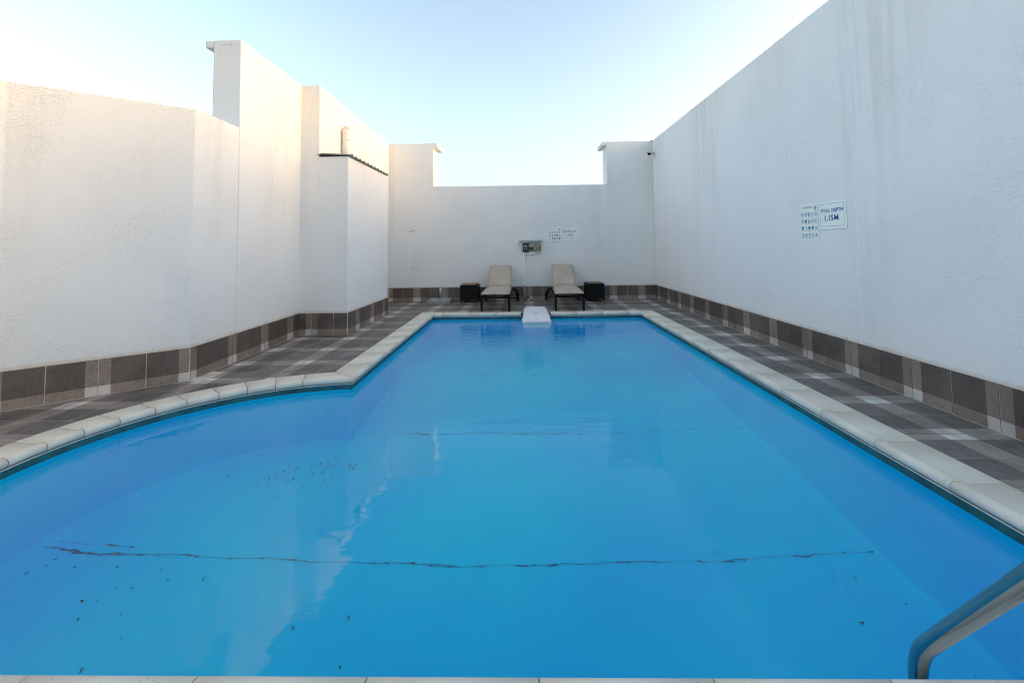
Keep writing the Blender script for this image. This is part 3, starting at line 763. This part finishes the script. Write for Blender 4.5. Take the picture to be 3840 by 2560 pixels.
MB().disc((-0.003, -0.112, 0.108), 0.031, (0, 1, 0), 0.022, 20).box((-0.012, -0.132, 0.052), (0.008, -0.118, 0.108)).build('knob', M['lens'], t)
t = thing('breaker_box', 'small yellowed breaker box with dark green window', 'breaker box', (0.272, D, 1.193))
MB().box((-0.056, -0.075, 0), (0.056, 0, 0.165)).build('case', M['yellow'], t, 0.005)
MB().box((-0.053, -0.082, 0.030), (0.053, -0.0745, 0.132)).build('window', M['smoke'], t, 0.003)
t = thing('timer_box', 'wider yellowed control box with clouded window and blue badge', 'control box', (0.430, D, 1.195))
MB().box((-0.088, -0.085, 0), (0.088, 0, 0.185)).build('case', M['yellow'], t, 0.005)
MB().box((-0.084, -0.092, 0.024), (0.084, -0.0845, 0.130)).build('window', M['smoke2'], t, 0.003)
b_ = MB().box((-0.062, -0.088, 0.137), (0.068, -0.0845, 0.178)).build('badge', M['blueplate'], t)
m = MB(); m.add([(0.0 + 0.026 * math.cos(a), -0.0885, 0.14 + 0.036 * math.sin(a)) for a in [math.pi * i / 12 for i in range(13)]], [tuple(range(13))]); m.build('badge_emblem', M['sticker'], b_)
for z in (0.075, 0.098, 0.118): MB().box((-0.066, -0.0935, z - 0.005), (-0.052, -0.0915, z + 0.005)).build('indicator', M['sticker'], t)
# trunking
t = thing('cable_trunking', 'white cable trunking dropping from the switch boxes to the deck', 'trunking', (0.08, D, 0))
MB().box((-0.027, -0.055, 0.325), (0.027, 0, 1.19)).build('riser', M['trunk'], t, 0.002)
MB().box((0.0275, -0.053, 1.142), (0.300, 0, 1.186)).build('side_run', M['trunk'], t, 0.002)
m = MB(); pth = [(0.0, -0.03, 0.36), (0.0, -0.04, 0.28), (0.012, -0.05, 0.18), (0.018, -0.055, 0.09), (0.012, -0.05, 0.0)]
fine = []
for i in range(len(pth) - 1):
    for j in range(10): fine.append(Vector(pth[i]).lerp(Vector(pth[i + 1]), j / 10))
m.tube(fine, [0.036 if i % 2 else 0.031 for i in range(len(fine))], 12); m.build('flexible_pipe', M['grey_flex'], t)
t = thing('pipe_stub', 'rusty foam topped white pipe stub at the foot of trunking', 'pipe stub', (0.178, YB - 0.075, 0))
MB().tube([(0, 0, 0.0), (0, 0, 0.05)], 0.036, 16).build('stub', M['pvc'], t)
m = MB(); m.tube([(-0.01, 0.0, 0.045), (-0.02, 0.01, 0.09), (-0.03, 0.02, 0.13), (-0.03, 0.02, 0.15)], [0.048, 0.05, 0.036, 0.01], 9); m.build('foam', M['foam'], t)
MB().tube([(0.04, 0.0, 0.035), (0.075, -0.01, 0.03)], 0.012, 8).build('cable_end', M['rubber'], t)

# ------------------------------------------------------------------ signs
def text_mesh(body, size_h, width, bold=0.0):
    c = bpy.data.curves.new('lettering', 'FONT'); c.body = body; c.size = 1.0; c.resolution_u = 2; c.offset = bold; c.fill_mode = 'BOTH'
    o = bpy.data.objects.new('lettering_tmp', c); COL.objects.link(o)
    dg = bpy.context.evaluated_depsgraph_get(); me = bpy.data.meshes.new_from_object(o.evaluated_get(dg))
    bpy.data.objects.remove(o); bpy.data.curves.remove(c)
    xs = [v.co.x for v in me.vertices]; ys = [v.co.y for v in me.vertices]
    x0, x1, y0, y1 = min(xs), max(xs), min(ys), max(ys)
    for v in me.vertices:
        v.co = ((v.co.x - (x0 + x1) / 2) * width / (x1 - x0), 0, (v.co.y - (y0 + y1) / 2) * size_h / (y1 - y0))
    return me
def put_text(parent, body, x, z, wd, h, mat, y=-0.0062, bold=0.0):
    me = text_mesh(body, h, wd, bold); me.materials.append(mat); o = link('lettering', me, parent); o.location = (x, y, z); return o
def plate(parent, w_, h_):
    MB().box((-w_ / 2, -0.0055, -h_ / 2), (w_ / 2, 0, h_ / 2)).build('board', M['board'], parent, 0.001)
def frame_line(parent, x0, x1, z0, z1, t_=0.0028):
    m = MB()
    for (a, b, c, d) in ((x0, x1, z0, z0 + t_), (x0, x1, z1 - t_, z1), (x0, x0 + t_, z0 + t_, z1 - t_), (x1 - t_, x1, z0 + t_, z1 - t_)):
        m.add([(a, -0.006, c), (b, -0.006, c), (b, -0.006, d), (a, -0.006, d)], [(0, 1, 2, 3)])
    m.build('border_line', M['ink'], parent)
def pictogram(parent, x, z, r, kind, seed):
    q = random.Random(seed); m = MB(); N = 18; y = -0.006
    if kind == 'tri':
        P3 = [(0, r * 1.1), (-r, -r * 0.85), (r, -r * 0.85)]; I3 = [(a * 0.72, b * 0.72 - 0.02 * r) for a, b in P3]
        m.add([(x + a, y, z + b) for a, b in P3 + I3], [(i, (i + 1) % 3, 3 + (i + 1) % 3, 3 + i) for i in range(3)], 0)
    else:
        m.add([(x + rr * math.cos(2 * math.pi * i / N), y, z + rr * math.sin(2 * math.pi * i / N)) for rr in (r, r * 0.78) for i in range(N)], [(i, (i + 1) % N, N + (i + 1) % N, N + i) for i in range(N)], 0)
        if kind == 'water':
            m.add([(x + r * 0.76 * math.cos(a), y - 0.0002, z + r * 0.76 * math.sin(a)) for a in [math.pi + math.pi * i / 10 for i in range(11)]], [tuple(range(11))], 2)
        if kind == 'full':
            m.add([(x + r * 0.76 * math.cos(2 * math.pi * i / N), y - 0.0002, z + r * 0.76 * math.sin(2 * math.pi * i / N)) for i in range(N)], [tuple(range(N))], 2)
    # little figure: head and leaning body
    a = q.uniform(-0.6, 0.6); hx, hz = x + 0.25 * r * math.sin(a), z + r * 0.32
    m.add([(hx + 0.16 * r * math.cos(t_), y - 0.0004, hz + 0.16 * r * math.sin(t_)) for t_ in [2 * math.pi * i / 8 for i in range(8)]], [tuple(range(8))], 1)
    w_ = r * q.uniform(0.12, 0.24); bx = x - 0.3 * r * math.sin(a)
    m.add([(hx - w_, y - 0.0004, z + 0.12 * r), (hx + w_, y - 0.0004, z + 0.12 * r), (bx + w_ * 0.7, y - 0.0004, z - 0.55 * r), (bx - w_ * 0.7, y - 0.0004, z - 0.55 * r)], [(0, 1, 2, 3)], 1)
    m.build('pictogram', [M['ink'], M['ink_d'], M['sky_ink']], parent, merge=False)
    lw = r * q.uniform(0.7, 1.25)
    MB().add([(x - lw, y, z - r * 1.5), (x + lw, y, z - r * 1.5), (x + lw, y, z - r * 1.34), (x - lw, y, z - r * 1.34)], [(0, 1, 2, 3)]).build('caption_line', M['ink_d'], parent)
KINDS = [['ring', 'ring', 'water', 'ring', 'ring'], ['ring', 'full', 'water', 'ring', 'ring'], ['full', 'ring', 'full', 'full', 'tri'], ['ring', 'ring', 'ring', 'ring', 'tri']]
def rules(label, loc, rz, arabic):
    t = thing('pool_rules_sign', label, 'sign', loc, rz, 'pool rules signs'); plate(t, 0.306, 0.422)
    for r_ in range(4):
        for c_ in range(5):
            cc = 4 - c_ if arabic else c_
            pictogram(t, -0.118 + c_ * 0.059, 0.100 - r_ * 0.080, 0.0215, KINDS[r_][cc], r_ * 5 + cc)
    pictogram(t, 0.115, 0.172, 0.0215, 'water', 77)
    if arabic:
        put_text(t, '\uFEE1\uFE8D\uFEAA\uFEA8\uFE98\uFEB3\uFE8D \uFEAA\uFECB\uFE8D\uFEEE\uFED7', -0.045, 0.188, 0.19, 0.020, M['ink_d'], bold=0.012)
        put_text(t, '\uFEA2\uFE92\uFEB4\uFEE4\uFEDF\uFE8D', -0.04, 0.163, 0.06, 0.018, M['ink_d'], bold=0.012)
    else: put_text(t, 'POOL RULES', -0.024, 0.178, 0.186, 0.025, M['ink_d'], bold=0.006)
    return t
def depth(label, loc, rz, arabic):
    t = thing('pool_depth_sign', label, 'sign', loc, rz, 'pool depth signs'); plate(t, 0.422, 0.302)
    frame_line(t, -0.186, 0.182, -0.118, 0.125)
    if arabic:
        put_text(t, '\uFEA2\uFE92\uFEB4\uFEE4\uFEDF\uFE8D \uFED6\uFEE4\uFECB', -0.003, 0.046, 0.330, 0.092, M['ink2'], bold=0.024)
        put_text(t, '1.15', -0.032, -0.052, 0.150, 0.066, M['ink2'], bold=0.034)
        put_text(t, '\uFEE1', 0.088, -0.064, 0.030, 0.05, M['ink2'], bold=0.02)
    else:
        put_text(t, 'POOL DEPTH', 0.0, 0.052, 0.338, 0.040, M['ink'], bold=0.028)
        put_text(t, '1.15', -0.045, -0.028, 0.138, 0.063, M['ink'], bold=0.03)
        put_text(t, 'M', 0.066, -0.028, 0.062, 0.062, M['ink'], bold=0.012)
    return t
rules('arabic pool rules sign with blue pictograms, above the switch box hood', (0.867, D, 1.585), 0, True)
depth('arabic pool depth sign reading 1.15 in teal letters on the end wall', (1.2455, D, 1.653), 0, True)
RW = R(-90)
rules('english pool rules sign with rows of blue pictograms on the long wall', (XR - 0.002, 5.217, 1.571), RW, False)
depth('english sign reading POOL DEPTH 1.15M in blue on the long wall', (XR - 0.002, 4.835, 1.635), RW, False)

# ------------------------------------------------------------------ security camera in the corner
t = thing('security_camera', 'small white bullet security camera with dark lens high in the corner', 'camera', (XR - 0.002, 10.98, 3.59))
MB().disc((-0.012, 0, 0), 0.042, (1, 0, 0), 0.024, 18).build('mount', M['pvc'], t)
MB().tube([(-0.02, 0, 0.0), (-0.06, -0.01, -0.008), (-0.10, -0.02, -0.022)], [0.018, 0.016, 0.02], 10).build('arm', M['galv'], t)
m = MB(); a = Vector((-0.13, 0.05, -0.012)); b = Vector((-0.155, -0.085, -0.040)); m.tube([a, b], 0.034, 18); body = m.build('body', M['pvc'], t)
dv = (b - a).normalized()
m = MB(); m.tube([b - dv * 0.004, b + dv * 0.006], 0.032, 18); m.build('lens', M['lens'], body)
m = MB(); m.tube([a + Vector((0, 0, 0.006)), b + dv * 0.028 + Vector((0, 0, 0.006))], 0.037, 18, caps=False); hood = m.build('visor', M['black'], body)
bm = bmesh.new(); bm.from_mesh(hood.data); cz = -0.02
bmesh.ops.delete(bm, geom=[f for f in bm.faces if f.normal.z < 0.15], context='FACES'); bm.to_mesh(hood.data); bm.free()
t = thing('camera_conduit', 'pale conduit running from wall top down to security camera', 'conduit', (XR - 0.04, 11.10, 3.63))
MB().tube([(0.005, -0.02, 0.0), (0.0, 0.0, 0.06), (-0.005, 0.03, 0.18), (0.0, 0.04, 0.27), (0.02, 0.04, 0.318), (0.05, 0.04, 0.335)], 0.014, 10).build('pipe', M['pvc'], t)
MB().tube([(0.02, 0.04, 0.300), (0.0, 0.035, 0.285)], 0.019, 8).build('coupling', M['black'], t)

# ------------------------------------------------------------------ handrail
t = thing('handrail', 'polished steel handrail bending down into the pool past the near coping', 'handrail', (1.232, 1.52, 0))
ctrl = [(0, 0.012, ZF + 0.002), (0, 0.0, -0.6), (0, -0.008, -0.2), (0, -0.012, -0.02)]
path = [Vector(p) for p in ctrl]
d_ = Vector((0, -0.585, 0.80)).normalized()
cen = Vector((0, -0.012, 0.035)); r0 = 0.10
for i in range(1, 9):        # tight bend
    a = i / 8; p0 = Vector((0, -0.012, -0.02)); p1 = Vector((0, -0.012, 0.055)); p2 = p1 + d_ * 0.075
    path.append(p0.lerp(p1, a).lerp(p1.lerp(p2, a), a))
end = path[-1] + d_ * 0.80; path += [path[-1] + d_ * 0.2 * i for i in range(1, 5)]
q1 = path[-1] + d_ * 0.16; q2 = q1 + Vector((0, -0.22, -0.02)); q0 = path[-1].copy()
for i in range(1, 13):
    a = i / 12; path.append(q0.lerp(q1, a).lerp(q1.lerp(Vector((0, q1.y - 0.16, q1.z - 0.15)), a), a))
e0 = path[-1].copy(); path += [Vector((0, e0.y - 0.03, e0.z - 0.12)), Vector((0, e0.y - 0.04, 0.4)), Vector((0, e0.y - 0.04, 0.0))]
MB().tube(path, 0.0255, 24).build('tube', M['steel'], t)
MB().disc((0, path[-1].y, 0.008), 0.05, (0, 0, 1), 0.016, 20).build('flange', M['steel'], t)
print('tiles', ntile)
